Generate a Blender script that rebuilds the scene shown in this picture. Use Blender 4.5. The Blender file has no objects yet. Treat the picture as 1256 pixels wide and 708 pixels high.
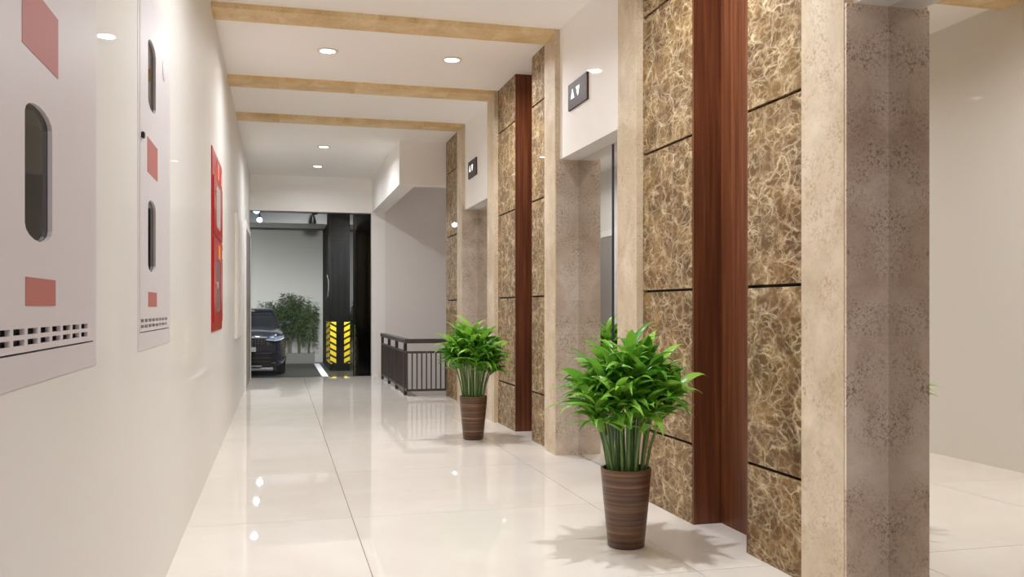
import bpy, bmesh, math, random
from mathutils import Vector, Matrix, Euler

random.seed(7)
S = 1.1            # one layout unit in metres (camera height); all layout numbers below are in these units
PI = math.pi
scene = bpy.context.scene
COL = scene.collection

# ------------------------------------------------------------------ camera
cam_d = bpy.data.cameras.new('camera')
cam_d.sensor_width = 36.0
cam_d.lens = 1097.0 / 1256.0 * 36.0
cam_d.shift_y = 24.0 / 1256.0
cam_d.clip_start = 0.05
cam = bpy.data.objects.new('camera', cam_d)
cam.location = (0, 0, S)
cam.rotation_euler = (math.radians(90), 0, -math.atan(285.0 / 1097.0))
COL.objects.link(cam)
scene.camera = cam

# ------------------------------------------------------------------ world and exposure
world = bpy.data.worlds.new('world')
scene.world = world
world.use_nodes = True
world.node_tree.nodes['Background'].inputs[0].default_value = (0.70, 0.80, 1.0, 1)
world.node_tree.nodes['Background'].inputs[1].default_value = 0.6
vs = scene.view_settings
vs.view_transform = 'Standard'
vs.look = 'None'
vs.exposure = 0.0
vs.gamma = 1.0
vs.use_curve_mapping = False
scene.cycles.use_denoising = True
scene.cycles.max_bounces = 12
scene.cycles.diffuse_bounces = 9
scene.cycles.glossy_bounces = 5
scene.cycles.transparent_max_bounces = 10
scene.cycles.sample_clamp_indirect = 6.0
scene.cycles.caustics_reflective = False
scene.cycles.caustics_refractive = False

WHITE = (0.97, 1.0, 1.035)
COOL = (0.92, 0.91, 1.0)
P_MAIN = 28.0      # watts, downlights in the corridor ahead
P_REAR = 24.0      # watts, cool downlights in the part of the corridor behind the camera
P_GARAGE = 1000.0    # watts, garage spot lamps

# ------------------------------------------------------------------ materials
def srgb(r, g, b):
    def f(c):
        c /= 255.0
        return c / 12.92 if c <= 0.04045 else ((c + 0.055) / 1.055) ** 2.4
    return (f(r), f(g), f(b), 1.0)

def new_mat(name):
    m = bpy.data.materials.new(name)
    m.use_nodes = True
    nt = m.node_tree
    return m, nt, nt.nodes['Principled BSDF'], nt.nodes, nt.links

def mat_plain(name, col, rough=0.5, metal=0.0, coat=0.0, bump=0.0, bscale=200.0, var=0.04, vscale=6.0, coat_rough=0.03):
    """plain paint / plastic / metal with faint procedural variation"""
    m, nt, p, N, L = new_mat(name)
    geo = N.new('ShaderNodeNewGeometry')
    noi = N.new('ShaderNodeTexNoise'); noi.inputs['Scale'].default_value = vscale; noi.inputs['Detail'].default_value = 4
    L.new(geo.outputs['Position'], noi.inputs['Vector'])
    mix = N.new('ShaderNodeMix'); mix.data_type = 'RGBA'
    c = Vector(col[:3])
    mix.inputs[6].default_value = (*[max(0, x * (1 - var)) for x in c], 1)
    mix.inputs[7].default_value = (*[min(1, x * (1 + var)) for x in c], 1)
    L.new(noi.outputs['Fac'], mix.inputs[0])
    L.new(mix.outputs[2], p.inputs['Base Color'])
    p.inputs['Roughness'].default_value = rough
    p.inputs['Metallic'].default_value = metal
    p.inputs['Coat Weight'].default_value = coat
    p.inputs['Coat Roughness'].default_value = coat_rough
    if bump:
        n2 = N.new('ShaderNodeTexNoise'); n2.inputs['Scale'].default_value = bscale
        L.new(geo.outputs['Position'], n2.inputs['Vector'])
        b = N.new('ShaderNodeBump'); b.inputs['Strength'].default_value = bump; b.inputs['Distance'].default_value = 0.002
        L.new(n2.outputs['Fac'], b.inputs['Height']); L.new(b.outputs['Normal'], p.inputs['Normal'])
    return m

def mat_emit(name, col, strength):
    m, nt, p, N, L = new_mat(name)
    p.inputs['Base Color'].default_value = (0.8, 0.8, 0.8, 1)
    p.inputs['Emission Color'].default_value = col
    p.inputs['Emission Strength'].default_value = strength
    return m

def slab_coords(N, L, spread=20.0):
    """world position shifted by a per-object random amount so every slab is cut from another block"""
    geo = N.new('ShaderNodeNewGeometry'); oi = N.new('ShaderNodeObjectInfo')
    mul = N.new('ShaderNodeMath'); mul.operation = 'MULTIPLY'; mul.inputs[1].default_value = spread
    L.new(oi.outputs['Random'], mul.inputs[0])
    add = N.new('ShaderNodeVectorMath'); add.operation = 'ADD'
    L.new(geo.outputs['Position'], add.inputs[0]); L.new(mul.outputs[0], add.inputs[1])
    return add.outputs[0], oi

def ramp(N, stops):
    r = N.new('ShaderNodeValToRGB')
    while len(r.color_ramp.elements) < len(stops):
        r.color_ramp.elements.new(0.5)
    for e, (p, c) in zip(r.color_ramp.elements, stops):
        e.position = p; e.color = c
    return r

def mat_brown_marble():
    m, nt, p, N, L = new_mat('brown_veined_marble')
    co, oi = slab_coords(N, L)
    # tilt so that the veins run diagonally
    mp = N.new('ShaderNodeMapping'); mp.inputs['Rotation'].default_value = (0.35, 0.1, 0.1); mp.inputs['Scale'].default_value = (1.0, 0.62, 1.0)
    L.new(co, mp.inputs['Vector'])
    wn = N.new('ShaderNodeTexNoise'); wn.inputs['Scale'].default_value = 5.0; wn.inputs['Detail'].default_value = 7; wn.inputs['Roughness'].default_value = 0.62
    L.new(mp.outputs[0], wn.inputs['Vector'])
    ws = N.new('ShaderNodeVectorMath'); ws.operation = 'SCALE'; ws.inputs['Scale'].default_value = 0.17
    L.new(wn.outputs['Color'], ws.inputs[0])
    wa = N.new('ShaderNodeVectorMath'); wa.operation = 'ADD'
    L.new(mp.outputs[0], wa.inputs[0]); L.new(ws.outputs[0], wa.inputs[1])
    veins = []
    for sc, wid in ((7.0, 0.06), (14.0, 0.10), (28.0, 0.17)):
        v = N.new('ShaderNodeTexVoronoi'); v.feature = 'DISTANCE_TO_EDGE'; v.inputs['Scale'].default_value = sc
        L.new(wa.outputs[0], v.inputs['Vector'])
        r = N.new('ShaderNodeMapRange'); r.inputs['From Min'].default_value = 0.0; r.inputs['From Max'].default_value = wid
        r.inputs['To Min'].default_value = 1.0; r.inputs['To Max'].default_value = 0.0
        L.new(v.outputs['Distance'], r.inputs['Value'])
        pw = N.new('ShaderNodeMath'); pw.operation = 'POWER'; pw.inputs[1].default_value = 1.5
        L.new(r.outputs[0], pw.inputs[0])
        veins.append(pw)
    # break the veins up
    bn = N.new('ShaderNodeTexNoise'); bn.inputs['Scale'].default_value = 12.0; bn.inputs['Detail'].default_value = 8; bn.inputs['Roughness'].default_value = 0.65
    L.new(co, bn.inputs['Vector'])
    br = N.new('ShaderNodeMapRange'); br.inputs['From Min'].default_value = 0.34; br.inputs['From Max'].default_value = 0.64
    L.new(bn.outputs['Fac'], br.inputs['Value'])
    acc = None
    for pw, w in zip(veins, (0.80, 0.66, 0.40)):
        mu = N.new('ShaderNodeMath'); mu.operation = 'MULTIPLY'; mu.inputs[1].default_value = w
        L.new(pw.outputs[0], mu.inputs[0])
        if acc is None: acc = mu
        else:
            mx = N.new('ShaderNodeMath'); mx.operation = 'MAXIMUM'
            L.new(acc.outputs[0], mx.inputs[0]); L.new(mu.outputs[0], mx.inputs[1]); acc = mx
    fin = N.new('ShaderNodeMath'); fin.operation = 'MULTIPLY'
    L.new(acc.outputs[0], fin.inputs[0]); L.new(br.outputs[0], fin.inputs[1])
    cn = N.new('ShaderNodeTexNoise'); cn.inputs['Scale'].default_value = 7.0; cn.inputs['Detail'].default_value = 8; cn.inputs['Roughness'].default_value = 0.65
    L.new(wa.outputs[0], cn.inputs['Vector'])
    base = ramp(N, [(0.30, srgb(82, 57, 30)), (0.50, srgb(113, 84, 48)), (0.72, srgb(150, 119, 74))])
    L.new(cn.outputs['Fac'], base.inputs[0])
    mix = N.new('ShaderNodeMix'); mix.data_type = 'RGBA'
    L.new(fin.outputs[0], mix.inputs[0]); L.new(base.outputs[0], mix.inputs[6]); mix.inputs[7].default_value = srgb(240, 220, 180)
    L.new(mix.outputs[2], p.inputs['Base Color'])
    p.inputs['Roughness'].default_value = 0.6; p.inputs['Specular IOR Level'].default_value = 0.25
    p.inputs['Coat Weight'].default_value = 0.22; p.inputs['Coat Roughness'].default_value = 0.015
    return m

def mat_stone(name, c0, c1, c2, speck, rough=0.3, fine=70.0, spot=0.35, coat=0.25):
    m, nt, p, N, L = new_mat(name)
    co, oi = slab_coords(N, L)
    n1 = N.new('ShaderNodeTexNoise'); n1.inputs['Scale'].default_value = 3.2; n1.inputs['Detail'].default_value = 9; n1.inputs['Roughness'].default_value = 0.62
    n1.inputs['Distortion'].default_value = 0.5
    L.new(co, n1.inputs['Vector'])
    r = ramp(N, [(0.30, c0), (0.50, c1), (0.70, c2)])
    L.new(n1.outputs['Fac'], r.inputs[0])
    n2 = N.new('ShaderNodeTexNoise'); n2.inputs['Scale'].default_value = fine; n2.inputs['Detail'].default_value = 5; n2.inputs['Distortion'].default_value = 1.2
    L.new(co, n2.inputs['Vector'])
    n3 = N.new('ShaderNodeTexNoise'); n3.inputs['Scale'].default_value = 8.0; n3.inputs['Detail'].default_value = 3
    L.new(co, n3.inputs['Vector'])
    a = N.new('ShaderNodeMapRange'); a.inputs['From Min'].default_value = 0.48; a.inputs['From Max'].default_value = 0.66
    L.new(n2.outputs['Fac'], a.inputs['Value'])
    b = N.new('ShaderNodeMapRange'); b.inputs['From Min'].default_value = 0.34; b.inputs['From Max'].default_value = 0.66
    L.new(n3.outputs['Fac'], b.inputs['Value'])
    mu = N.new('ShaderNodeMath'); mu.operation = 'MULTIPLY'
    L.new(a.outputs[0], mu.inputs[0]); L.new(b.outputs[0], mu.inputs[1])
    mu2 = N.new('ShaderNodeMath'); mu2.operation = 'MULTIPLY'; mu2.inputs[1].default_value = spot
    L.new(mu.outputs[0], mu2.inputs[0])
    mix = N.new('ShaderNodeMix'); mix.data_type = 'RGBA'
    L.new(mu2.outputs[0], mix.inputs[0]); L.new(r.outputs[0], mix.inputs[6]); mix.inputs[7].default_value = speck
    L.new(mix.outputs[2], p.inputs['Base Color'])
    p.inputs['Roughness'].default_value = rough
    p.inputs['Coat Weight'].default_value = coat; p.inputs['Coat Roughness'].default_value = 0.015
    p.inputs['Specular IOR Level'].default_value = 0.3
    return m

def mat_wood():
    m, nt, p, N, L = new_mat('red_brown_wood')
    co, oi = slab_coords(N, L)
    mp = N.new('ShaderNodeMapping'); mp.inputs['Scale'].default_value = (22, 22, 0.7)
    L.new(co, mp.inputs['Vector'])
    n = N.new('ShaderNodeTexNoise'); n.inputs['Scale'].default_value = 2.0; n.inputs['Detail'].default_value = 7; n.inputs['Distortion'].default_value = 0.6
    L.new(mp.outputs[0], n.inputs['Vector'])
    r = ramp(N, [(0.28, srgb(80, 42, 24)), (0.5, srgb(104, 57, 32)), (0.74, srgb(130, 77, 46))])
    L.new(n.outputs['Fac'], r.inputs[0]); L.new(r.outputs[0], p.inputs['Base Color'])
    p.inputs['Roughness'].default_value = 0.42
    return m

def mat_floor():
    m, nt, p, N, L = new_mat('cream_polished_tile')
    co, oi = slab_coords(N, L)
    n = N.new('ShaderNodeTexNoise'); n.inputs['Scale'].default_value = 1.6; n.inputs['Detail'].default_value = 7; n.inputs['Distortion'].default_value = 0.8
    L.new(co, n.inputs['Vector'])
    r = ramp(N, [(0.30, srgb(236, 229, 219)), (0.55, srgb(241, 235, 227)), (0.75, srgb(245, 240, 233))])
    L.new(n.outputs['Fac'], r.inputs[0]); L.new(r.outputs[0], p.inputs['Base Color'])
    p.inputs['Roughness'].default_value = 0.6; p.inputs['Specular IOR Level'].default_value = 0.0
    p.inputs['Coat Weight'].default_value = 0.8; p.inputs['Coat Roughness'].default_value = 0.014
    p.inputs['Coat IOR'].default_value = 1.42
    return m

def mat_pot():
    m, nt, p, N, L = new_mat('striped_brown_glaze')
    tc = N.new('ShaderNodeTexCoord')
    mp = N.new('ShaderNodeMapping'); mp.inputs['Scale'].default_value = (0.8, 0.8, 46)
    L.new(tc.outputs['Object'], mp.inputs['Vector'])
    n = N.new('ShaderNodeTexNoise'); n.inputs['Scale'].default_value = 1.0; n.inputs['Detail'].default_value = 3; n.inputs['Roughness'].default_value = 0.6
    L.new(mp.outputs[0], n.inputs['Vector'])
    r = ramp(N, [(0.32, srgb(58, 38, 30)), (0.46, srgb(84, 58, 44)), (0.56, srgb(106, 76, 54)), (0.66, srgb(156, 114, 76))])
    L.new(n.outputs['Fac'], r.inputs[0]); L.new(r.outputs[0], p.inputs['Base Color'])
    b = N.new('ShaderNodeBump'); b.inputs['Strength'].default_value = 0.25; b.inputs['Distance'].default_value = 0.003
    L.new(n.outputs['Fac'], b.inputs['Height']); L.new(b.outputs['Normal'], p.inputs['Normal'])
    p.inputs['Roughness'].default_value = 0.33
    return m

def mat_leaf(name, c0, c1, rough=0.32, trans=0.25):
    m, nt, p, N, L = new_mat(name)
    oi = N.new('ShaderNodeObjectInfo')
    mix = N.new('ShaderNodeMix'); mix.data_type = 'RGBA'
    L.new(oi.outputs['Random'], mix.inputs[0]); mix.inputs[6].default_value = c0; mix.inputs[7].default_value = c1
    tc = N.new('ShaderNodeTexCoord')
    n = N.new('ShaderNodeTexNoise'); n.inputs['Scale'].default_value = 30; L.new(tc.outputs['Object'], n.inputs['Vector'])
    mul = N.new('ShaderNodeMix'); mul.data_type = 'RGBA'; mul.blend_type = 'MULTIPLY'; mul.inputs[0].default_value = 0.18
    L.new(mix.outputs[2], mul.inputs[6]); L.new(n.outputs['Color'], mul.inputs[7])
    L.new(mul.outputs[2], p.inputs['Base Color'])
    p.inputs['Roughness'].default_value = rough
    tr = N.new('ShaderNodeBsdfTranslucent'); L.new(mul.outputs[2], tr.inputs['Color'])
    ms = N.new('ShaderNodeMixShader'); ms.inputs[0].default_value = trans
    out = N['Material Output']
    L.new(p.outputs[0], ms.inputs[1]); L.new(tr.outputs[0], ms.inputs[2]); L.new(ms.outputs[0], out.inputs['Surface'])
    return m

def mat_glass():
    m, nt, p, N, L = new_mat('clear_glass')
    N.remove(p)
    fr = N.new('ShaderNodeFresnel'); fr.inputs['IOR'].default_value = 1.28
    tb = N.new('ShaderNodeBsdfTransparent'); tb.inputs['Color'].default_value = (0.95, 0.97, 0.97, 1)
    gl = N.new('ShaderNodeBsdfGlossy'); gl.inputs['Roughness'].default_value = 0.01
    ms = N.new('ShaderNodeMixShader')
    L.new(fr.outputs[0], ms.inputs[0]); L.new(tb.outputs[0], ms.inputs[1]); L.new(gl.outputs[0], ms.inputs[2])
    L.new(ms.outputs[0], N['Material Output'].inputs['Surface'])
    return m

def mat_hazard(name, sgn, slope=0.55):
    """yellow and black diagonal warning print, in the object's own XZ / YZ plane"""
    m, nt, p, N, L = new_mat(name)
    tc = N.new('ShaderNodeTexCoord'); sp = N.new('ShaderNodeSeparateXYZ'); L.new(tc.outputs['Object'], sp.inputs[0])
    a = N.new('ShaderNodeMath'); a.operation = 'ADD'; L.new(sp.outputs[0], a.inputs[0]); L.new(sp.outputs[1], a.inputs[1])
    s = N.new('ShaderNodeMath'); s.operation = 'MULTIPLY'; s.inputs[1].default_value = sgn * slope; L.new(a.outputs[0], s.inputs[0])
    t = N.new('ShaderNodeMath'); t.operation = 'ADD'; L.new(s.outputs[0], t.inputs[0]); L.new(sp.outputs[2], t.inputs[1])
    d = N.new('ShaderNodeMath'); d.operation = 'DIVIDE'; d.inputs[1].default_value = 0.165; L.new(t.outputs[0], d.inputs[0])
    f = N.new('ShaderNodeMath'); f.operation = 'FRACT'; L.new(d.outputs[0], f.inputs[0])
    g = N.new('ShaderNodeMath'); g.operation = 'GREATER_THAN'; g.inputs[1].default_value = 0.36; L.new(f.outputs[0], g.inputs[0])
    mix = N.new('ShaderNodeMix'); mix.data_type = 'RGBA'
    L.new(g.outputs[0], mix.inputs[0]); mix.inputs[6].default_value = srgb(24, 22, 18); mix.inputs[7].default_value = srgb(235, 205, 40)
    L.new(mix.outputs[2], p.inputs['Base Color'])
    p.inputs['Roughness'].default_value = 0.5
    return m

M = {}
M['marble'] = mat_brown_marble()
M['cream'] = mat_stone('cream_marble', srgb(190, 170, 142), srgb(210, 193, 168), srgb(228, 214, 194), srgb(166, 140, 110), 0.55, 55.0, 0.7, 0.15)
M['jamb'] = mat_stone('tan_speckled_stone', srgb(194, 170, 150), srgb(220, 201, 182), srgb(236, 222, 206), srgb(138, 112, 94), 0.55, 85.0, 0.9, 0.08)
M['band'] = mat_stone('bounce_lit_cream_marble', srgb(206, 176, 128), srgb(226, 198, 150), srgb(240, 220, 180), srgb(180, 146, 98), 0.55, 55.0, 0.6, 0.1)  # same cream stone as the strips, golden floor bounce painted into its colour
M['wood'] = mat_wood()
M['tile'] = mat_floor()
M['grout'] = mat_plain('grey_grout', srgb(178, 166, 148), 0.8)
M['joint'] = mat_plain('black_joint', srgb(22, 18, 15), 0.7)
M['wall'] = mat_plain('warm_white_wall_paint', srgb(232, 229, 224), 0.6, coat=0.15, var=0.012, vscale=1.5, coat_rough=0.015)
M['ceil'] = mat_plain('white_ceiling_paint', srgb(247, 244, 240), 0.7, var=0.01, vscale=1.2)
M['header'] = mat_plain('white_header_paint', srgb(244, 241, 236), 0.6, coat=0.04, var=0.01, vscale=2)
M['stairwall'] = mat_plain('grey_white_stairwell_paint', srgb(236, 230, 226), 0.6, var=0.02, vscale=2)
M['panel'] = mat_plain('pinkish_white_powder_coat', srgb(217, 211, 213), 0.45, var=0.012, vscale=3)
M['sticker'] = mat_plain('faded_red_label', srgb(182, 108, 102), 0.5, var=0.03)
M['darkglass'] = mat_plain('dark_glazed_pane', srgb(20, 25, 19), 0.05, var=0.2, vscale=8)
M['darkglass'].node_tree.nodes['Principled BSDF'].inputs['Specular IOR Level'].default_value = 0.12
M['hollow'] = mat_plain('dark_cabinet_inside', srgb(48, 44, 58), 0.7)
M['black'] = mat_plain('black_plastic', srgb(20, 20, 21), 0.4)
M['whiteplastic'] = mat_plain('white_plastic', srgb(225, 222, 218), 0.35)
M['red'] = mat_plain('glossy_red_enamel', srgb(200, 18, 24), 0.3, coat=0.3, var=0.04)
M['greypane'] = mat_plain('pale_grey_pane', srgb(178, 168, 160), 0.6, var=0.05)
M['brownpane'] = mat_plain('smoky_grey_pane', srgb(122, 98, 92), 0.6, var=0.05)
M['pinklabel'] = mat_plain('salmon_indicator', srgb(240, 130, 105), 0.35)
M['orange'] = mat_plain('orange_label', srgb(250, 150, 50), 0.45)
M['mirror'] = mat_plain('mirror_polished_steel', (0.80, 0.77, 0.72), 0.015, metal=1.0, var=0.005)
M['steel'] = mat_plain('brushed_steel', (0.62, 0.61, 0.60), 0.28, metal=1.0)
M['seam'] = mat_plain('dark_blue_door_seal', srgb(24, 28, 66), 0.4)
M['display'] = mat_plain('dark_brown_display_plate', srgb(66, 40, 34), 0.55)
M['white_emit'] = mat_emit('lit_white_arrow', (1.0, 0.98, 0.94, 1), 1.2)
M['lens'] = mat_emit('lit_downlight_lens', (1.0, 0.95, 0.86, 1), 7.0)
M['trimring'] = mat_plain('white_downlight_ring', srgb(232, 226, 214), 0.4)
M['rail'] = mat_plain('dark_brown_painted_steel', srgb(74, 66, 62), 0.4, var=0.05)
M['pot'] = mat_pot()
M['soil'] = mat_plain('dark_potting_soil', srgb(52, 38, 28), 0.95, bump=1.0, bscale=90, var=0.3, vscale=60)
M['leaf'] = mat_leaf('glossy_green_leaf', srgb(84, 152, 44), srgb(166, 220, 86), 0.32, 0.3)
M['stem'] = mat_plain('green_stalk', srgb(88, 120, 62), 0.45, var=0.25, vscale=25)
M['garfloor'] = mat_plain('dark_grey_epoxy_floor', srgb(48, 48, 47), 0.4, var=0.12, vscale=3)
M['garwall'] = mat_plain('pale_grey_garage_paint', srgb(188, 186, 182), 0.6, var=0.03, vscale=1.2)
M['garceil'] = mat_plain('grey_garage_ceiling', srgb(176, 178, 180), 0.8)
M['garbeam'] = mat_plain('white_garage_beam', srgb(225, 225, 225), 0.6)
M['blackcol'] = mat_plain('black_column_paint', srgb(16, 16, 17), 0.8, var=0.1)
M['line'] = mat_plain('white_road_paint', srgb(228, 232, 240), 0.6, var=0.05)
M['hazL'] = mat_hazard('hazard_print_falling', 1)
M['hazR'] = mat_hazard('hazard_print_rising', -1)
M['hazS'] = mat_hazard('hazard_print_side', 1, 0.07)
M['planter'] = mat_plain('grey_concrete_planter', srgb(128, 126, 124), 0.8, var=0.08)
M['bamboo'] = mat_plain('olive_bamboo_culm', srgb(92, 98, 62), 0.5, var=0.15)
M['bambooleaf'] = mat_leaf('bamboo_leaf', srgb(58, 86, 38), srgb(84, 110, 56), 0.5, 0.2)
M['lamplens'] = mat_emit('lit_spot_lens', (0.62, 0.78, 1.0, 1), 6.0)
M['glass'] = mat_glass()
M['blackcol'].node_tree.nodes['Principled BSDF'].inputs['Specular IOR Level'].default_value = 0.1
M['doorgrey'] = mat_plain('grey_painted_door', srgb(168, 162, 158), 0.35, var=0.02)
M['carpaint'] = mat_plain('dark_blue_grey_car_paint', srgb(44, 49, 68), 0.25, metal=0.6, coat=1.0, var=0.06)
M['carglass'] = mat_plain('car_window_glass', srgb(20, 24, 28), 0.04, var=0.1)
M['carblack'] = mat_plain('black_car_trim', srgb(14, 14, 16), 0.4)
M['chrome'] = mat_plain('satin_chrome', (0.75, 0.76, 0.78), 0.18, metal=1.0)
M['headlamp'] = mat_plain('headlamp_lens', srgb(150, 165, 185), 0.08, coat=1.0, var=0.2, vscale=30)
M['silver'] = mat_plain('silver_trim', srgb(188, 192, 200), 0.3, metal=0.2, coat=0.5)
M['plate'] = mat_plain('white_number_plate', srgb(225, 226, 222), 0.5)
M['tyre'] = mat_plain('black_rubber', srgb(18, 18, 18), 0.8)
M['step'] = mat_plain('grey_stair_stone', srgb(176, 170, 168), 0.5)

# ------------------------------------------------------------------ mesh helpers
def bm_box(bm, x0, x1, y0, y1, z0, z1):
    v = [bm.verts.new((x, y, z)) for x in (x0, x1) for y in (y0, y1) for z in (z0, z1)]
    for f in ((0, 1, 3, 2), (4, 6, 7, 5), (0, 4, 5, 1), (2, 3, 7, 6), (0, 2, 6, 4), (1, 5, 7, 3)):
        bm.faces.new([v[i] for i in f])
    return v

def bm_tube(bm, pts, radii, n=8, cap=True):
    rings = []
    for i, p in enumerate(pts):
        p = Vector(p)
        a = Vector(pts[max(0, i - 1)]); b = Vector(pts[min(len(pts) - 1, i + 1)])
        d = (b - a).normalized()
        up = Vector((0, 0, 1)) if abs(d.z) < 0.9 else Vector((1, 0, 0))
        s = d.cross(up).normalized(); t = s.cross(d)
        r = radii[i] if isinstance(radii, (list, tuple)) else radii
        rings.append([bm.verts.new(p + (s * math.cos(2 * PI * k / n) + t * math.sin(2 * PI * k / n)) * r) for k in range(n)])
    for A, B in zip(rings, rings[1:]):
        for k in range(n):
            bm.faces.new((A[k], A[(k + 1) % n], B[(k + 1) % n], B[k]))
    if cap:
        bm.faces.new(rings[0][::-1]); bm.faces.new(rings[-1])

def bm_lathe(bm, prof, n=32, axis='z', off=(0, 0, 0)):
    rings = []
    for r, h in prof:
        ring = []
        for k in range(n):
            c, s = math.cos(2 * PI * k / n) * r, math.sin(2 * PI * k / n) * r
            co = {'z': (c, s, h), 'y': (c, h, s), 'x': (h, c, s)}[axis]
            ring.append(bm.verts.new(Vector(co) + Vector(off)))
        rings.append(ring)
    for A, B in zip(rings, rings[1:]):
        for k in range(n):
            bm.faces.new((A[k], A[(k + 1) % n], B[(k + 1) % n], B[k]))
    for ring in (rings[0], rings[-1]):
        bm.faces.new(ring)

def mesh_of(bm, name, mat, smooth=False, scale=None, bevel=0.0):
    if bevel:
        bmesh.ops.bevel(bm, geom=list(bm.edges), offset=bevel, segments=1, affect='EDGES', profile=0.5)
    if scale:
        bmesh.ops.scale(bm, vec=(scale,) * 3, verts=bm.verts)
    bmesh.ops.recalc_face_normals(bm, faces=bm.faces)
    me = bpy.data.meshes.new(name)
    bm.to_mesh(me); bm.free()
    if mat: me.materials.append(M[mat])
    if smooth:
        for p in me.polygons: p.use_smooth = True
        try: me.set_sharp_from_angle(angle=math.radians(40))
        except Exception: pass
    return me

def link(name, data, parent=None, loc=(0, 0, 0), rot=(0, 0, 0)):
    o = bpy.data.objects.new(name, data); COL.objects.link(o)
    o.location = loc; o.rotation_euler = rot
    if parent: o.parent = parent
    return o

def tag(o, label=None, cat=None, group=None, kind=None):
    if label: o['label'] = label
    if cat: o['category'] = cat
    if group: o['group'] = group
    if kind: o['kind'] = kind
    return o

def thing(name, label, cat, loc=(0, 0, 0), group=None, rz=0.0):
    o = link(name, None, loc=[c * S for c in loc], rot=(0, 0, rz))
    o.empty_display_size = 0.1
    return tag(o, label, cat, group)

def boxm(name, mat, parent, x0, x1, y0, y1, z0, z1, bevel=0.0, local=None):
    """one box in layout units as a mesh object whose origin is the middle of its bottom face"""
    cx, cy = (x0 + x1) / 2, (y0 + y1) / 2
    bm = bmesh.new(); bm_box(bm, x0 - cx, x1 - cx, y0 - cy, y1 - cy, 0, z1 - z0)
    me = mesh_of(bm, name, mat, scale=S, bevel=bevel)
    return link(name, me, parent, (cx * S, cy * S, z0 * S))

def struct_box(name, mat, boxes, label, parent=None):
    bm = bmesh.new()
    for b in boxes: bm_box(bm, *b)
    o = link(name, mesh_of(bm, name, mat, scale=S), parent)
    if parent is None: tag(o, label, name.split('_')[0], kind='structure')
    return o

def plate_with_holes(outer, holes, t):
    """flat plate in the local YZ plane (facing +X) with through holes; outer / holes are loops of (y, z)"""
    bm = bmesh.new(); edges = []
    for loop in [outer] + holes:
        vs_ = [bm.verts.new((0, y, z)) for y, z in loop]
        for i in range(len(vs_)): edges.append(bm.edges.new((vs_[i], vs_[(i + 1) % len(vs_)])))
    bmesh.ops.triangle_fill(bm, use_beauty=True, use_dissolve=False, edges=edges, normal=(1, 0, 0))
    r = bmesh.ops.extrude_face_region(bm, geom=list(bm.faces))
    bmesh.ops.translate(bm, vec=(t, 0, 0), verts=[v for v in r['geom'] if isinstance(v, bmesh.types.BMVert)])
    return bm

def oblong(cy, z0, z1, w, rise, n=8):
    """upright opening with straight sides and shallow rounded ends"""
    pts = []
    for k in range(n + 1):
        a = PI - PI * k / n
        pts.append((cy - math.cos(PI - a) * w / 2 if False else cy + math.cos(a) * w / 2, z1 + math.sin(a) * rise))
    for k in range(n + 1):
        a = -PI * k / n
        pts.append((cy + math.cos(a) * w / 2, z0 + math.sin(a) * rise))
    return pts

# ------------------------------------------------------------------ layout numbers
XL, XR = -0.41, 1.845          # left wall, right wall plane
XF = 1.81                      # face of the marble portal strips
ZC, ZB = 2.895, 2.86           # ceiling, underside of portal bands
PER = 3.215                    # spacing of the lifts
Y_BACK, Y_END = -10.6, 13.2    # corridor ends
ZO = 2.01                      # lift opening height
XD = 1.973                     # lift doors
Z_G = -0.49                    # garage floor level
Y_GB = 25.2                    # garage back wall
UNITS = range(-3, 3)

# ------------------------------------------------------------------ floor
floor = struct_box('floor', 'grout', [(XL - 0.1, 1.40, Y_BACK, Y_END + 0.1, -0.12, -0.018), (1.40, 2.05, Y_BACK, 10.1, -0.12, -0.018)], 'cream polished tile corridor floor')
G = 0.0016
xe = [XL - 0.02, 0.335, 1.535, 2.03]
ye = [Y_BACK] + [4.32 + 1.207 * k for k in range(-12, 8) if Y_BACK + 0.2 < 4.32 + 1.207 * k < Y_END] + [Y_END + 0.1]
for a, b in zip(ye, ye[1:]):
    for i in range(3):
        x0, x1 = xe[i] + G, xe[i + 1] - G
        rects = []
        if b <= 10.1 or x1 <= 1.40: rects = [(x0, x1, a + G, b - G)]
        else:
            if a < 10.1: rects.append((x0, x1, a + G, 10.1))
            if x0 < 1.40: rects.append((x0, 1.40, max(a + G, 10.1), b - G))
        if not rects: continue
        cx, cy = (x0 + x1) / 2, (a + b) / 2
        bm = bmesh.new()
        for r in rects: bm_box(bm, r[0] - cx, r[1] - cx, r[2] - cy, r[3] - cy, -0.018, 0.0)
        link('floor_tile', mesh_of(bm, 'floor_tile', 'tile', scale=S), floor, (cx * S, cy * S, 0))

# ------------------------------------------------------------------ shell
struct_box('ceiling', 'ceil', [(XL - 0.1, 2.1, Y_BACK - 0.1, 10.1, ZC, ZC + 0.1), (XL - 0.1, 3.5, 10.1, Y_END + 0.15, ZC, ZC + 0.1)], 'plain white corridor ceiling with recessed downlights')
WALL_BOXES = [(XL - 0.12, XL - 0.085, Y_BACK, Y_END, -0.1, ZC + 0.05)]      # back skin; the front skin leaves recesses for the built-in cabinets
RECESS = [(1.43, 2.23, 0.87, 2.06), (2.86, 3.66, 0.87, 2.06), (5.81, 6.77, 0.848, 2.008)]
yy = Y_BACK
for a, b, z0, z1 in RECESS:
    WALL_BOXES += [(XL - 0.085, XL, yy, a, -0.1, ZC + 0.05), (XL - 0.085, XL, a, b, -0.1, z0), (XL - 0.085, XL, a, b, z1, ZC + 0.05)]
    yy = b
WALL_BOXES.append((XL - 0.085, XL, yy, Y_END, -0.1, ZC + 0.05))
struct_box('wall_left', 'wall', WALL_BOXES, 'plain warm white glossy corridor wall')
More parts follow.
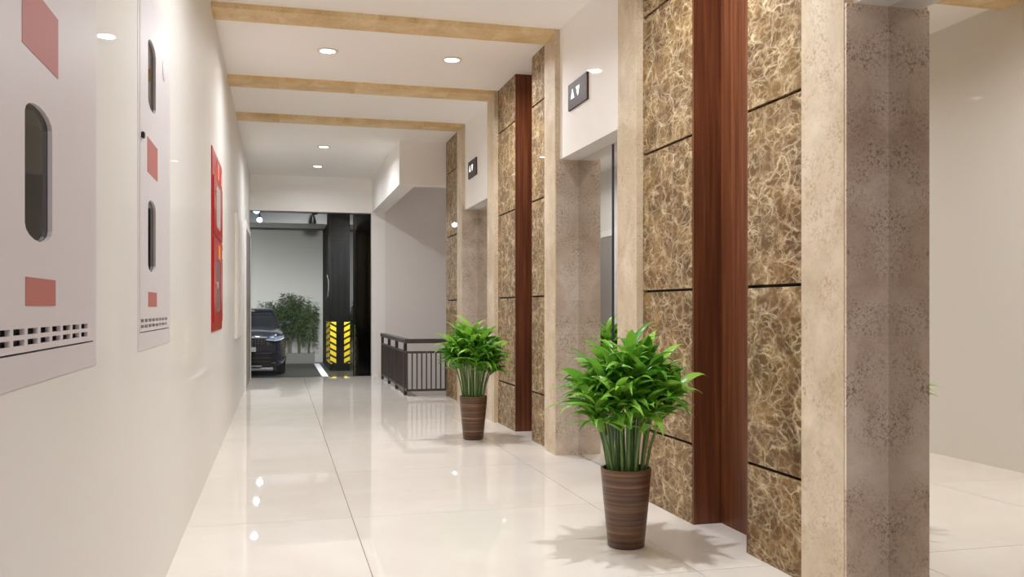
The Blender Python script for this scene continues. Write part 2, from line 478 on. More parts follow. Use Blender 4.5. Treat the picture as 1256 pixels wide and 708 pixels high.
struct_box('wall_back', 'wall', [(XL - 0.1, 2.1, Y_BACK - 0.1, Y_BACK, -0.1, ZC)], 'plain wall closing the corridor behind the viewpoint')
# end wall with the opening to the garage; its right part is the back of the stairwell
struct_box('wall_end', 'ceil', [(XL, 1.305, Y_END, Y_END + 0.15, 2.39, ZC), (1.305, 1.50, Y_END, Y_END + 0.15, -0.1, ZC),
                               (-4.0, XL, Y_END + 0.0, Y_END + 0.15, Z_G, 3.4), (1.5, 3.5, Y_END + 0.02, Y_END + 0.15, 2.39, 3.4), (XL, 1.5, Y_END + 0.04, Y_END + 0.15, ZC, 3.4)],
           'white end wall around the glazed garage opening')
struct_box('wall_stairwell', 'stairwall', [(1.5, 3.5, Y_END, Y_END + 0.15, -1.6, ZC), (3.4, 3.5, 10.0, Y_END, -1.6, ZC), (2.0, 3.4, 10.0, 10.1, -1.6, ZC), (1.32, 1.40, 10.02, Y_END, -1.6, -0.12), (1.40, 2.0, 10.02, 10.1, -1.6, -0.12)],
           'grey white wall of the stairwell behind the railing')
struct_box('trim_bulkhead', 'ceil', [(1.31, 1.50, 10.1, Y_END, 2.40, ZC), (1.50, 3.4, 10.1, 10.28, 2.40, ZC)], 'white dropped bulkhead around the stairwell')

# stairs going down inside the well
stairs = thing('stair_flight', 'grey stone stair flight descending behind the dark railing', 'stairs', (2.4, 11.65, -1.6))
for k in range(7):
    x0 = 1.47 + 0.27 * k
    bm = bmesh.new(); bm_box(bm, x0 - 2.4, min(x0 + 0.27, 3.39) - 2.4, -1.5, 1.5, 0, 1.45 - 0.16 * k)
    link('step', mesh_of(bm, 'step', 'step', scale=S), stairs)

# right wall core
core = []
for k in UNITS:
    y = 2.593 + PER * k
    core.append((XR + 0.026, XR + 0.14, y + 0.02, y + 0.69, 0, ZC))                 # behind far strip + panel A
    core.append((XR + 0.165, XR + 0.22, y + 0.69, y + 1.205, 0, ZC))                # behind the wooden niche
    core.append((XR + 0.026, XR + 0.14, y + 1.205, y + 2.03, 0, ZC))                # behind panel B + near strip
    if k == 2:
        core = core[:-3]
        core.append((XR + 0.026, 2.05, y + 0.02, 10.1, 0, ZC))
wall_r = struct_box('wall_right', 'joint', core, 'corridor wall clad in brown veined marble slabs')
head = []
for k in UNITS:
    y = 2.593 + PER * k
    if y - 1.17 > Y_BACK: head.append((XR, XR + 0.19, y - 1.175, y + 0.005, ZO, ZC))
struct_box('wall_header', 'header', head, 'white wall strips above the lift openings')

ZJ = [0.0, 0.37, 1.086, 1.80, 2.515, ZC]
def slab_column(y0, y1):
    for a, b in zip(ZJ, ZJ[1:]):
        boxm('marble_slab', 'marble', wall_r, XR, XR + 0.026, y0, y1, a + 0.006 if a else 0.0, b - 0.006 if b < ZC else b, bevel=0.0015)

for k in UNITS:
    y = 2.593 + PER * k
    last = (k == 2)
    slab_column(y + 0.249, y + 0.692 if not last else 10.1)
    if last:
        # end face of the wall at the stairwell
        boxm('marble_slab', 'marble', wall_r, XR + 0.028, 2.05, 10.1, 10.115, 0.0, ZC)
        continue
    slab_column(y + 1.202, y + 1.777)
    # wooden niche between the two marble columns
    boxm('niche_back', 'wood', wall_r, XR + 0.143, XR + 0.165, y + 0.692, y + 1.202, 0, ZC)
    boxm('niche_side', 'wood', wall_r, XR + 0.003, XR + 0.143, y + 0.692, y + 0.706, 0, ZC)
    boxm('niche_side', 'wood', wall_r, XR + 0.003, XR + 0.143, y + 1.188, y + 1.202, 0, ZC)

# portal bands of cream marble: one strip up the wall and one band across the ceiling
tn = 0
def portal(y0, y1):
    global tn
    tn += 1
    t = link('trim_%d' % tn, None, loc=(0, (y0 + y1) / 2 * S, 0)); tag(t, 'cream marble portal band up the wall and across the ceiling', 'trim', kind='structure')
    h = (y1 - y0) / 2
    def pc(name, x0, x1, z0, z1):
        bm = bmesh.new(); bm_box(bm, x0, x1, -h, h, z0, z1)
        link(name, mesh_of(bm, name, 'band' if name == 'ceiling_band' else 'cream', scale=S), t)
    pc('wall_strip', XF, XR + 0.03, 0, ZC)
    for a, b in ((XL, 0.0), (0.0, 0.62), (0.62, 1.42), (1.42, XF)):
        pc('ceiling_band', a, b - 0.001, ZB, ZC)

for k in UNITS:
    y = 2.593 + PER * k
    portal(y, y + 0.249)
    if k < 2: portal(y + 1.777, y + 2.045)

# lift openings: stone reveals, mirror doors
dn = 0
for k in UNITS:
    y = 2.593 + PER * k
    if y - 1.2 < Y_BACK: continue
    dn += 1
    d = link('door_%d' % dn, None, loc=(XD * S, (y - 0.585) * S, 0))
    tag(d, 'mirror polished steel lift doors in stone reveal', 'door', kind='structure')
    def dp(name, mat, x0, x1, a, b, z0, z1, bev=0.0):
        bm = bmesh.new(); bm_box(bm, x0 - XD, x1 - XD, a - (y - 0.585), b - (y - 0.585), z0, z1)
        return link(name, mesh_of(bm, name, mat, scale=S, bevel=bev), d)
    dp('reveal', 'jamb', XF + 0.002, XD + 0.03, y - 0.012, y - 0.0005, 0, ZO)
    dp('reveal', 'jamb', XF + 0.002, XD + 0.03, y - 1.1695, y - 1.158, 0, ZO)
    dp('door_leaf', 'mirror', XD, XD + 0.03, y - 0.650, y - 0.012, 0.004, ZO)
    dp('door_leaf', 'mirror', XD, XD + 0.03, y - 1.158, y - 0.692, 0.004, ZO)
    dp('door_gap', 'seam', XD + 0.012, XD + 0.035, y - 0.70, y - 0.64, 0.0, ZO)
    # call display on the header
    if k < 0: continue
    ry = y - 0.405
    lab = {1: 'dark brown lift display with arrows above the nearer lift opening', 2: 'small dark brown lift display with arrows above the farther lift opening'}.get(k)
    c = thing('lift_display', lab or 'dark brown lift display with arrows above the nearest lift, past the right edge', 'display', (XR, ry, 2.29), 'lift displays')
    bm = bmesh.new(); bm_box(bm, -0.014, 0, -0.185, 0.185, 0, 0.17)
    link('plate', mesh_of(bm, 'plate', 'display', scale=S, bevel=0.002), c)
    for sgn, cy in ((1, 0.085), (-1, -0.02)):
        bm = bmesh.new()
        zc = 0.092
        tri = [(cy - 0.030, zc - 0.028 * sgn), (cy + 0.030, zc - 0.028 * sgn), (cy, zc + 0.032 * sgn)]
        A = [bm.verts.new((-0.018, a, b)) for a, b in tri]; B = [bm.verts.new((-0.0135, a, b)) for a, b in tri]
        bm.faces.new(A); bm.faces.new(B)
        for i in range(3): bm.faces.new((A[i], A[(i + 1) % 3], B[(i + 1) % 3], B[i]))
        link('up_arrow' if sgn > 0 else 'down_arrow', mesh_of(bm, 'arrow', 'white_emit', scale=S), c)

# ------------------------------------------------------------------ downlights
def downlight(x, y, label, group, power, color, z=ZC):
    t = thing('downlight', label, 'ceiling light', (x, y, z), group)
    bm = bmesh.new(); bm_lathe(bm, [(0.052, 0.0), (0.078, 0.0), (0.080, -0.006), (0.060, -0.009), (0.052, -0.004)], 28)
    link('trim_ring', mesh_of(bm, 'trim_ring', 'trimring', True, S), t)
    bm = bmesh.new(); bm_lathe(bm, [(0.054, -0.002), (0.054, -0.0065), (0.03, -0.0075)], 24)
    link('lens', mesh_of(bm, 'lens', 'lens', True, S), t)
    ld = bpy.data.lights.new('lamp', 'AREA'); ld.shape = 'DISK'; ld.size = 0.105 * S; ld.energy = power; ld.color = color; ld.spread = math.radians(162)
    lo = link('lamp', ld, t, (0, 0, -0.012 * S))

downlight(0.342, 6.71, 'round downlight in middle of ceiling between the first two marble bands', 'corridor downlights', P_MAIN * 0.75, WHITE)
downlight(1.27, 6.71, 'round downlight above the smaller potted plant, near the right wall', 'corridor downlights', P_MAIN, WHITE)
downlight(0.50, 10.7, 'nearer of two small downlights before the garage opening', 'corridor downlights', P_MAIN * 1.05, WHITE)
downlight(0.49, 12.2, 'farther of two small downlights, closest to the garage opening', 'corridor downlights', P_MAIN * 0.4, WHITE)
for yy in (3.49,):
    for xx in (0.342, 1.27):
        downlight(xx, yy, 'ceiling downlight overhead straight above the nearer potted plant' if xx > 1 else 'ceiling downlight overhead in mid corridor abreast of the nearer potted plant', 'downlights out of view', P_MAIN * (0.75 if xx < 1 else 1.0), WHITE)
for nth, yy in (('first', 0.28), ('second', -2.94), ('third', -6.15), ('fourth', -8.6)):
    for xx in (0.5,):
        downlight(xx, yy, nth + ' cool white ceiling downlight counted backwards from the viewpoint', 'downlights behind the viewpoint', P_REAR, COOL)

# ------------------------------------------------------------------ electrical panels on the left wall
def electrical_panel(y0, label):
    W = 0.80
    t = thing('electrical_panel', label, 'electrical panel', (XL, y0, 0.87), 'electrical panels on the left wall')
    ring = plate_with_holes([(0, 0), (W, 0), (W, 1.19), (0, 1.19)], [[(0.032, 0.0535), (0.768, 0.0535), (0.768, 1.133), (0.032, 1.133)]], 0.010)
    link('surround', mesh_of(ring, 'surround', 'panel', scale=S), t, (-0.0085 * S, 0, 0))
    bm = bmesh.new(); bm_box(bm, -0.014, -0.009, 0.01, W - 0.01, 0.01, 1.18)
    link('backing', mesh_of(bm, 'backing', 'hollow', scale=S), t)
    D0, D1 = 0.035, 0.765
    cy = 0.295
    holes = [oblong(cy, 0.272, 0.457, 0.185, 0.026), oblong(cy, 0.803, 0.980, 0.185, 0.026)]
    for r0, r1 in ((0.0855, 0.096), (0.068, 0.078)):
        for c in range(8):
            a = 0.053 + c * 0.0835
            holes.append([(a, r0), (a + 0.066, r0), (a + 0.066, r1), (a, r1)])
    bm = plate_with_holes([(D0, 0.057), (D1, 0.057), (D1, 1.13), (D0, 1.13)], holes, 0.008)
    d = link('door', mesh_of(bm, 'door', 'panel', scale=S), t, (-0.0055 * S, 0, 0))
    for z0, z1 in ((0.272, 0.457), (0.803, 0.980)):
        bm = plate_with_holes([(a, b) for a, b in oblong(cy, z0 - 0.004, z1 + 0.004, 0.20, 0.03)], [], 0.002)
        link('window_pane', mesh_of(bm, 'window_pane', 'darkglass', scale=S), d, (-0.0025 * S, 0, 0))
    for a, b, z0, z1 in ((0.185, 0.43, 0.565, 0.677), (0.205, 0.41, 0.134, 0.182)):
        bm = bmesh.new(); bm_box(bm, 0.0078, 0.0088, a, b, z0, z1)
        link('warning_label', mesh_of(bm, 'warning_label', 'sticker', scale=S), d)
    bm = bmesh.new(); bm_lathe(bm, [(0.001, 0.008), (0.036, 0.008), (0.036, 0.0105), (0.026, 0.012), (0.001, 0.012)], 24, 'x', (0, 0.60, 0.99))
    link('round_boss', mesh_of(bm, 'round_boss', 'panel', True, S), d)
    bm = bmesh.new(); bm_box(bm, 0.008, 0.018, 0.052, 0.072, 0.648, 0.668)
    link('lock', mesh_of(bm, 'lock', 'black', scale=S, bevel=0.003), d)
    return t

electrical_panel(1.43, 'large pale electrical panel door nearest the viewer at the left edge')
electrical_panel(2.86, 'pale electrical panel with two oblong windows, left of the red cabinet')

# plain white wall cabinet further along
t = thing('wall_cabinet', 'plain white wall cabinet between the red cabinet and the grey door', 'cabinet', (XL, 9.45, 0.71))
bm = bmesh.new(); bm_box(bm, 0, 0.02, -0.65, 0.65, 0, 1.19); link('body', mesh_of(bm, 'body', 'header', scale=S, bevel=0.004), t)
bm = bmesh.new(); bm_box(bm, 0.0202, 0.028, -0.61, 0.61, 0.04, 1.15); dr = link('door', mesh_of(bm, 'door', 'header', scale=S, bevel=0.003), t)
bm = bmesh.new(); bm_box(bm, 0.028, 0.04, -0.56, -0.53, 0.55, 0.65); link('latch', mesh_of(bm, 'latch', 'whiteplastic', scale=S, bevel=0.003), dr)

# ------------------------------------------------------------------ red fire cabinet
t = thing('fire_cabinet', 'tall red fire hose cabinet hung on the left wall', 'fire cabinet', (XL, 5.81, 0.848))
bm = bmesh.new(); bm_box(bm, -0.05, 0.008, 0.001, 0.959, 0.001, 1.159); link('body', mesh_of(bm, 'body', 'red', scale=S, bevel=0.004), t)
def fc_door(z0, z1, win, pane, knob):
    bm = plate_with_holes([(0.05, z0), (0.91, z0), (0.91, z1), (0.05, z1)], [[(win[0], win[2]), (win[1], win[2]), (win[1], win[3]), (win[0], win[3])]], 0.006)
    d = link('door', mesh_of(bm, 'door', 'red', scale=S), t, (0.0085 * S, 0, 0))
    bm = bmesh.new(); bm_box(bm, 0.0005, 0.003, win[0] - 0.0, win[1] + 0.0, win[2], win[3]); link('pane', mesh_of(bm, 'pane', pane, scale=S), d)
    bm = bmesh.new(); bm_lathe(bm, [(0.001, 0.006), (0.012, 0.006), (0.012, 0.010), (0.022, 0.011), (0.022, 0.016), (0.001, 0.017)], 16, 'x', (0, knob[0], knob[1]))
    link('knob', mesh_of(bm, 'knob', 'whiteplastic', True, S), d)
    return d
d = fc_door(0.62, 0.985, (0.30, 0.74, 0.68, 0.97), 'greypane', (0.20, 0.90))
d = fc_door(0.06, 0.60, (0.30, 0.70, 0.125, 0.47), 'brownpane', (0.27, 0.30))
for nm, mt, a, b, z0, z1 in (('indicator', 'pinklabel', 0.42, 0.60, 1.01, 1.12), ('indicator', 'pinklabel', 0.76, 0.90, 1.01, 1.10), ('instruction_label', 'orange', 0.46, 0.64, 0.482, 0.575), ('seal', 'whiteplastic', 0.84, 0.90, 0.50, 0.56)):
    bm = bmesh.new(); bm_box(bm, 0.0080, 0.0165 if nm != 'indicator' else 0.012, a, b, z0, z1); link(nm, mesh_of(bm, nm, mt, scale=S), t)

# ------------------------------------------------------------------ grey door in the left wall near the garage
d = link('door_%d' % (dn + 1), None, loc=(XL * S, 12.2 * S, 0)); tag(d, 'grey painted side door with lever handle near the garage opening', 'door', kind='structure')
def gp(name, mat, parent, b, bev=0.0):
    bm = bmesh.new(); bm_box(bm, *b); return link(name, mesh_of(bm, name, mat, scale=S, bevel=bev), parent)
gp('door_frame', 'header', d, (0, 0.02, -0.98, -0.90, 0, 2.06)); gp('door_frame', 'header', d, (0, 0.02, 0.90, 0.98, 0, 2.06)); gp('door_frame', 'header', d, (0, 0.02, -0.90, 0.90, 1.98, 2.06))
lf = gp('door_leaf', 'doorgrey', d, (0.0, 0.012, -0.90, 0.90, 0.005, 1.98))
gp('lever_handle', 'steel', lf, (0.012, 0.075, 0.66, 0.69, 0.95, 0.975), 0.004); gp('lever_handle', 'steel', lf, (0.060, 0.080, 0.50, 0.69, 0.95, 0.975), 0.004)

# ------------------------------------------------------------------ glass door to the garage
g = link('door_%d' % (dn + 2), None, loc=(0.45 * S, (Y_END + 0.07) * S, 0)); tag(g, 'clear frameless glass doors to the garage', 'door', kind='structure')
gp('glass_pane', 'glass', g, (XL - 0.45 + 0.004, 0.262, -0.006, 0.006, 0.005, 2.385))
gl = gp('glass_pane', 'glass', g, (0.27, 0.852, -0.006, 0.006, 0.005, 2.385))
bm = bmesh.new()
bm_tube(bm, [(0.215, -0.008, 1.16), (0.222, -0.03, 1.17), (0.232, -0.045, 1.24), (0.236, -0.05, 1.32), (0.232, -0.045, 1.40), (0.222, -0.03, 1.47), (0.215, -0.008, 1.48)], 0.012, 10)
link('pull_handle', mesh_of(bm, 'pull_handle', 'chrome', True, S), gl)

# ------------------------------------------------------------------ stair railing
r = thing('stair_railing', 'dark brown steel railing with upright bars around the stairwell', 'railing', (1.40, 10.1, 0))
X1, Y1 = XR - 1.40 + 0.0, 2.55
gp('top_rail', 'rail', r, (-0.03, 0.03, -0.03, Y1, 0.60, 0.65), 0.004); gp('top_rail', 'rail', r, (0.03, X1, -0.03, 0.03, 0.60, 0.65), 0.004)
gp('middle_rail', 'rail', r, (-0.012, 0.012, 0, Y1, 0.485, 0.51)); gp('middle_rail', 'rail', r, (0.012, X1, -0.012, 0.012, 0.485, 0.51))
gp('bottom_rail', 'rail', r, (-0.012, 0.012, 0, Y1, 0.055, 0.08)); gp('bottom_rail', 'rail', r, (0.012, X1, -0.012, 0.012, 0.055, 0.08))
for py in (0.18, 0.96, 1.74, 2.53):
    gp('post', 'rail', r, (-0.018, 0.018, py - 0.018, py + 0.018, 0.0, 0.60))
bm = bmesh.new(); bm_box(bm, -0.007, 0.007, -0.007, 0.007, 0.08, 0.485); bar = mesh_of(bm, 'baluster', 'rail', scale=S)
n = 45
for k in range(n): link('baluster', bar, r, (0, (0.012 + k * (Y1 - 0.03) / (n - 1)) * S, 0))
for k in range(1, 9): link('baluster', bar, r, ((k * 0.0545) * S, 0, 0))

# ------------------------------------------------------------------ potted plants
def leaf_mesh(length, width, droop, fold, twist):
    bm = bmesh.new(); n = 8; rows = []
    for i in range(n + 1):
        t = i / n
        # curve along +Y bending down with droop
        ang = 0.20 - droop * t ** 2.2
        if i == 0: pos = Vector((0, 0, 0))
        else: pos = pos + Vector((twist * t * 0.25, math.cos(ang), math.sin(ang))) * (length / n)
        w = width * (0.22 + 0.78 * math.sin(PI * min(1, (t * 0.9 + 0.10))) ** 0.9) * (1 - t ** 3.5) * 0.5 + 0.0006
        rows.append((bm.verts.new(pos + Vector((-w, 0, fold * w))), bm.verts.new(pos), bm.verts.new(pos + Vector((w, 0, fold * w)))))
    for A, B in zip(rows, rows[1:]):
        bm.faces.new((A[0], A[1], B[1], B[0])); bm.faces.new((A[1], A[2], B[2], B[1]))
    me = mesh_of(bm, 'leaf', 'leaf', scale=S)
    for p in me.polygons: p.use_smooth = True
    return me

LEAVES = [leaf_mesh(l, w, d, f, tw) for l, w, d, f, tw in ((0.165, 0.044, 0.7, 0.35, 0.2), (0.185, 0.045, 1.0, 0.3, -0.3), (0.150, 0.042, 0.5, 0.4, 0.1),
                                                          (0.21, 0.041, 1.2, 0.3, 0.4), (0.135, 0.042, 0.9, 0.25, -0.2), (0.175, 0.047, 1.4, 0.3, 0.0))]

def potted_plant(loc, label):
    t = thing('potted_plant', label, 'potted plant', loc, 'potted plants in front of the wooden niches')
    bm = bmesh.new()
    bm_lathe(bm, [(0.0, 0.0), (0.072, 0.0), (0.077, 0.006), (0.086, 0.10), (0.0955, 0.20), (0.1035, 0.29), (0.1065, 0.322), (0.106, 0.33), (0.098, 0.33), (0.095, 0.30), (0.0, 0.298)], 48)
    bmesh.ops.remove_doubles(bm, verts=bm.verts, dist=1e-5)
    pot = link('pot', mesh_of(bm, 'pot', 'pot', True, S), t)
    bm = bmesh.new(); bm_lathe(bm, [(0.094, 0.2985), (0.09, 0.303), (0.05, 0.308), (0.0, 0.306)], 32)
    bmesh.ops.remove_doubles(bm, verts=bm.verts, dist=1e-5)
    link('soil', mesh_of(bm, 'soil', 'soil', True, S), pot)
    rng = random.Random(21)
    ns = 27
    extra = bmesh.new()
    for i in range(ns):
        a = i * 2.399963 + rng.uniform(-0.2, 0.2)
        f = math.sqrt((i + 0.5) / ns)
        b0 = Vector((math.cos(a), math.sin(a), 0)) * (0.022 + 0.055 * f)
        top_r = 0.195 * f ** 1.05
        ztop = 0.80 - 0.17 * f ** 2 + rng.uniform(-0.045, 0.045)
        p0 = Vector((b0.x, b0.y, 0.296)); p3 = Vector((math.cos(a) * top_r, math.sin(a) * top_r, ztop))
        p1 = p0.lerp(p3, 0.35); p1.x = b0.x + (p3.x - b0.x) * 0.22; p1.y = b0.y + (p3.y - b0.y) * 0.22
        p2 = p0.lerp(p3, 0.7); p2.x = b0.x + (p3.x - b0.x) * 0.55; p2.y = b0.y + (p3.y - b0.y) * 0.55
        bm = bmesh.new(); bm_tube(bm, [p0, p1, p2, p3], [0.0068, 0.0058, 0.005, 0.003], 6)
        link('stem', mesh_of(bm, 'stem', 'stem', True, S), t)
        axis = (p3 - p1).normalized()
        nl = 11
        for j in range(nl):
            u = j / (nl - 1)
            pos = p3.lerp(p2, (1 - u) * 0.85)
            yaw = a + j * 2.4 + rng.uniform(-0.35, 0.35)
            pitch = 0.12 + 0.75 * u ** 1.6 + rng.uniform(-0.15, 0.15)
            q = Vector((0, 0, 1)).rotation_difference(Vector((axis.x * 0.9, axis.y * 0.9, axis.z)).normalized())
            m = q.to_matrix().to_4x4() @ Matrix.Rotation(yaw, 4, 'Z') @ Matrix.Rotation(pitch, 4, 'X') @ Matrix.Rotation(rng.uniform(-0.35, 0.35), 4, 'Y')
            o = link('leaf', LEAVES[rng.randrange(len(LEAVES))], t)
            s = rng.uniform(0.9, 1.22)
            o.matrix_local = Matrix.Translation(pos * S) @ m @ Matrix.Scale(s, 4)
        # inner and lower leaves of the crown, too tangled to tell apart
        for j in range(9):
            u = rng.random()
            pos = p3.lerp(p1, 0.05 + 0.62 * u)
            m = Matrix.Rotation(a + rng.uniform(-1.6, 1.6) - PI / 2, 4, 'Z') @ Matrix.Rotation(rng.uniform(0.1, 0.75), 4, 'X') @ Matrix.Rotation(rng.uniform(-0.4, 0.4), 4, 'Y')
            k0 = len(extra.verts)
            extra.from_mesh(LEAVES[rng.randrange(len(LEAVES))]); extra.verts.ensure_lookup_table()
            bmesh.ops.transform(extra, matrix=Matrix.Translation(pos * S) @ m @ Matrix.Scale(rng.uniform(0.7, 1.0), 4), verts=extra.verts[k0:])
    me = bpy.data.meshes.new('inner_foliage'); extra.to_mesh(me); extra.free(); me.materials.append(M['leaf'])
    for p in me.polygons: p.use_smooth = True
    f = link('inner_foliage', me, t); f['kind'] = 'stuff'
    return t

pl = potted_plant((1.41, 3.52, 0), 'large leafy green plant in striped brown pot nearest the viewer')
pl2 = pl.copy(); COL.objects.link(pl2); pl2.location = (1.43 * S, 6.68 * S, 0); pl2.rotation_euler = (0, 0, 2.1)
pl2['label'] = 'smaller looking leafy plant in striped brown pot, farther down the corridor'
for ch in list(pl.children):
    c = ch.copy(); COL.objects.link(c); c.parent = pl2
    for gch in ch.children:
        e = gch.copy(); COL.objects.link(e); e.parent = c

# ------------------------------------------------------------------ garage
struct_box('floor_garage', 'garfloor', [(-4.0, 3.5, Y_END + 0.1, Y_GB, Z_G - 0.1, Z_G)], 'dark grey epoxy garage floor')
struct_box('wall_garage_step', 'garwall', [(XL - 0.1, 1.5, Y_END + 0.1, Y_END + 0.15, Z_G, -0.02)], 'step down to the garage floor')
struct_box('wall_garage_back', 'garwall', [(-4.0, 3.5, Y_GB, Y_GB + 0.1, Z_G - 0.1, 3.4)], 'pale grey garage back wall')
struct_box('wall_garage_left', 'garwall', [(-4.1, -4.0, Y_END, Y_GB, Z_G - 0.1, 3.4)], 'pale grey garage side wall left')
struct_box('wall_garage_right', 'garwall', [(3.5, 3.6, Y_END, Y_GB, Z_G - 0.1, 3.4)], 'pale grey garage side wall right')
struct_box('ceiling_garage', 'garceil', [(-4.1, 3.6, Y_END, Y_GB + 0.1, 3.36, 3.46)], 'grey garage ceiling')
struct_box('trim_garage_beam', 'garbeam', [(-4.0, 3.5, 22.9, 24.3, 3.11, 3.36)], 'white beam under the garage ceiling')
o = boxm('parking_line', 'line', None, 0.89, 1.03, 15.0, 24.6, Z_G, Z_G + 0.004); tag(o, 'white painted bay line on the dark garage floor', 'floor marking')

def column(label, x0, x1, y0, y1, tapes):
    t = thing('garage_column', label, 'column', ((x0 + x1) / 2, (y0 + y1) / 2, Z_G), 'black garage columns')
    hx, hy = (x1 - x0) / 2, (y1 - y0) / 2
    gp('shaft', 'blackcol', t, (-hx, hx, -hy, hy, 0, 3.36 - Z_G), 0.01)
    for side, c0, c1, mt in tapes:
        if side == 'front': gp('hazard_tape', mt, t, (c0, c1, -hy - 0.006, -hy, 0.17, 1.16))
        else: gp('hazard_tape', mt, t, (-hx - 0.006, -hx, c0, c1, 0.17, 1.16))
column('black square column with yellow hazard tape on both front edges', 1.15, 1.62, 21.6, 25.15, [('front', -0.225, -0.085, 'hazL'), ('front', 0.10, 0.235, 'hazR'), ('left', -1.72, -0.2, 'hazS')])
column('wide black column at the right edge of the garage opening', 1.42, 2.35, 17.5, 18.1, [('left', -0.29, -0.05, 'hazR')])

# planters and bamboo
def planter(x0, x1, label):
    t = thing('planter_box', label, 'planter', ((x0 + x1) / 2, 24.93, Z_G), 'planters along the garage wall')
    w = (x1 - x0) / 2
    gp('wall_front', 'planter', t, (-w, w, -0.22, -0.17, 0, 0.27)); gp('wall_back', 'planter', t, (-w, w, 0.17, 0.22, 0, 0.27))
    gp('wall_side', 'planter', t, (-w, -w + 0.05, -0.17, 0.17, 0, 0.27)); gp('wall_side', 'planter', t, (w - 0.05, w, -0.17, 0.17, 0, 0.27))
    gp('soil', 'soil', t, (-w + 0.05, w - 0.05, -0.17, 0.17, 0.0, 0.23))
planter(-2.2, 0.92, 'grey planter trough behind the parked car')
planter(1.7, 2.8, 'grey planter trough hidden behind the black columns')

def bamboo(x, y, h, label, seed, dense=1.0):
    rng = random.Random(seed)
    t = thing('bamboo_plant', label, 'bamboo', (x, y, Z_G + 0.231), 'bamboo against the garage wall')
    bm = bmesh.new(); bl = bmesh.new()
    for c in range(3):
        a = rng.uniform(0, 2 * PI); r0 = rng.uniform(0.0, 0.05)
        hh = h * rng.uniform(0.82, 1.0); lean = Vector((rng.uniform(-0.16, 0.16), rng.uniform(-0.10, 0.02), 0))
        pts = [Vector((math.cos(a) * r0, math.sin(a) * r0, 0)) + lean * (u * u) + Vector((0, 0, hh * u)) for u in [k / 6 for k in range(7)]]
        bm_tube(bm, pts, [0.012, 0.012, 0.011, 0.010, 0.008, 0.006, 0.003], 6)
        for k in range(int(380 * dense)):
            u = 0.30 + 0.70 * rng.random() ** 0.8
            i = min(5, int(u * 6)); p = pts[i].lerp(pts[i + 1], u * 6 - i)
            a = rng.uniform(0, 2 * PI); rr = (0.05 + 0.20 * rng.random()) * (1.1 - 0.45 * u)
            base = p + Vector((math.cos(a) * rr, math.sin(a) * rr * 0.8, rng.uniform(-0.03, 0.05)))
            if y + base.y > 25.02 or y + base.y < 24.70 or (x < 1 and x + base.x > 0.98): continue
            dv = Vector((math.cos(a), math.sin(a) * 0.5, rng.uniform(-0.9, 0.2))).normalized()
            sv = dv.cross(Vector((rng.uniform(-1, 1), rng.uniform(-1, 1), 1))).normalized()
            ln, wd = rng.uniform(0.08, 0.15), rng.uniform(0.008, 0.014)
            v = [bl.verts.new(q) for q in (base, base + dv * ln * 0.45 + sv * wd, base + dv * ln, base + dv * ln * 0.45 - sv * wd)]
            bl.faces.new(v)
    link('culm', mesh_of(bm, 'culm', 'bamboo', True, S), t)
    f = link('foliage', mesh_of(bl, 'foliage', 'bambooleaf', scale=S), t); f['kind'] = 'stuff'
names = ['slender bamboo clump behind the car roof, leftmost', 'bamboo clump rising above the car windscreen', 'bamboo clump just right of the car roof', 'tallest bamboo clump in the middle of the row',
         'bamboo clump left of the bay line', 'rightmost bamboo clump beside the black column']
for i, (x, h) in enumerate(((-0.62, 1.28), (-0.30, 1.42), (0.02, 1.55), (0.27, 1.72), (0.53, 1.66), (0.78, 1.42))):
    bamboo(x, 24.88, h, names[i], 40 + i)
bamboo(2.02, 24.88, 1.5, 'bamboo clump seen in the gap between the black columns', 60)

# garage spot lamps
def spot_lamp(x, y, label, lit=True, power=P_GARAGE, tilt=0.6, z=3.36, rz=0.0, drop=0.0):
    t = thing('spot_lamp', label, 'spot lamp', (x, y, z), 'garage spot lamps', rz)
    bm = bmesh.new(); bm_box(bm, -0.07, 0.07, -0.035, 0.035, -0.05, 0.0); link('mount', mesh_of(bm, 'mount', 'black', scale=S, bevel=0.004), t)
    bm = bmesh.new(); bm_tube(bm, [(0, 0, -0.05), (0, 0, -0.15 - drop)], 0.014, 8); link('arm', mesh_of(bm, 'arm', 'black', True, S), t)
    bm = bmesh.new(); bm_lathe(bm, [(0.030, 0.10), (0.045, 0.09), (0.060, 0.02), (0.078, -0.06), (0.078, -0.085), (0.068, -0.085), (0.06, -0.07)], 20)
    hd = link('head', mesh_of(bm, 'head', 'black', True, S), t, (0, 0, (-0.21 - drop) * S), (-tilt, 0, 0))
    bm = bmesh.new(); bm_lathe(bm, [(0.066, -0.074), (0.066, -0.080), (0.03, -0.084)], 20)
    link('lens', mesh_of(bm, 'lens', 'lamplens' if lit else 'whiteplastic', True, S), hd)
    if lit:
        ld = bpy.data.lights.new('lamp', 'SPOT'); ld.energy = power; ld.spot_size = 2.2; ld.spot_blend = 0.9; ld.shadow_soft_size = 0.06; ld.color = (1.0, 0.99, 0.97)
        link('lamp', ld, hd, (0, 0, -0.1 * S))
spot_lamp(-0.44, 16.6, 'black spot lamp above the garage entry, hidden by the header', tilt=0.5, power=P_GARAGE * 0.05)
spot_lamp(-0.47, 19.5, 'upper lit spot lamp with pale blue lens above the car', tilt=1.1, drop=0.08, power=P_GARAGE * 0.05)
spot_lamp(-0.45, 21.6, 'lower black spot lamp with pale blue lens above the car', tilt=1.1, drop=0.07, power=P_GARAGE * 0.05)
spot_lamp(0.72, 19.4, 'black spot lamp on bracket nearest the black columns', tilt=-0.75, drop=0.06)
spot_lamp(0.76, 21.7, 'black spot lamp hanging before the white beam, lens turned down', tilt=-0.35, drop=0.05, power=P_GARAGE * 0.35)
spot_lamp(-2.7, 21.0, 'black spot lamp at the hidden left side of the garage', tilt=-0.7)
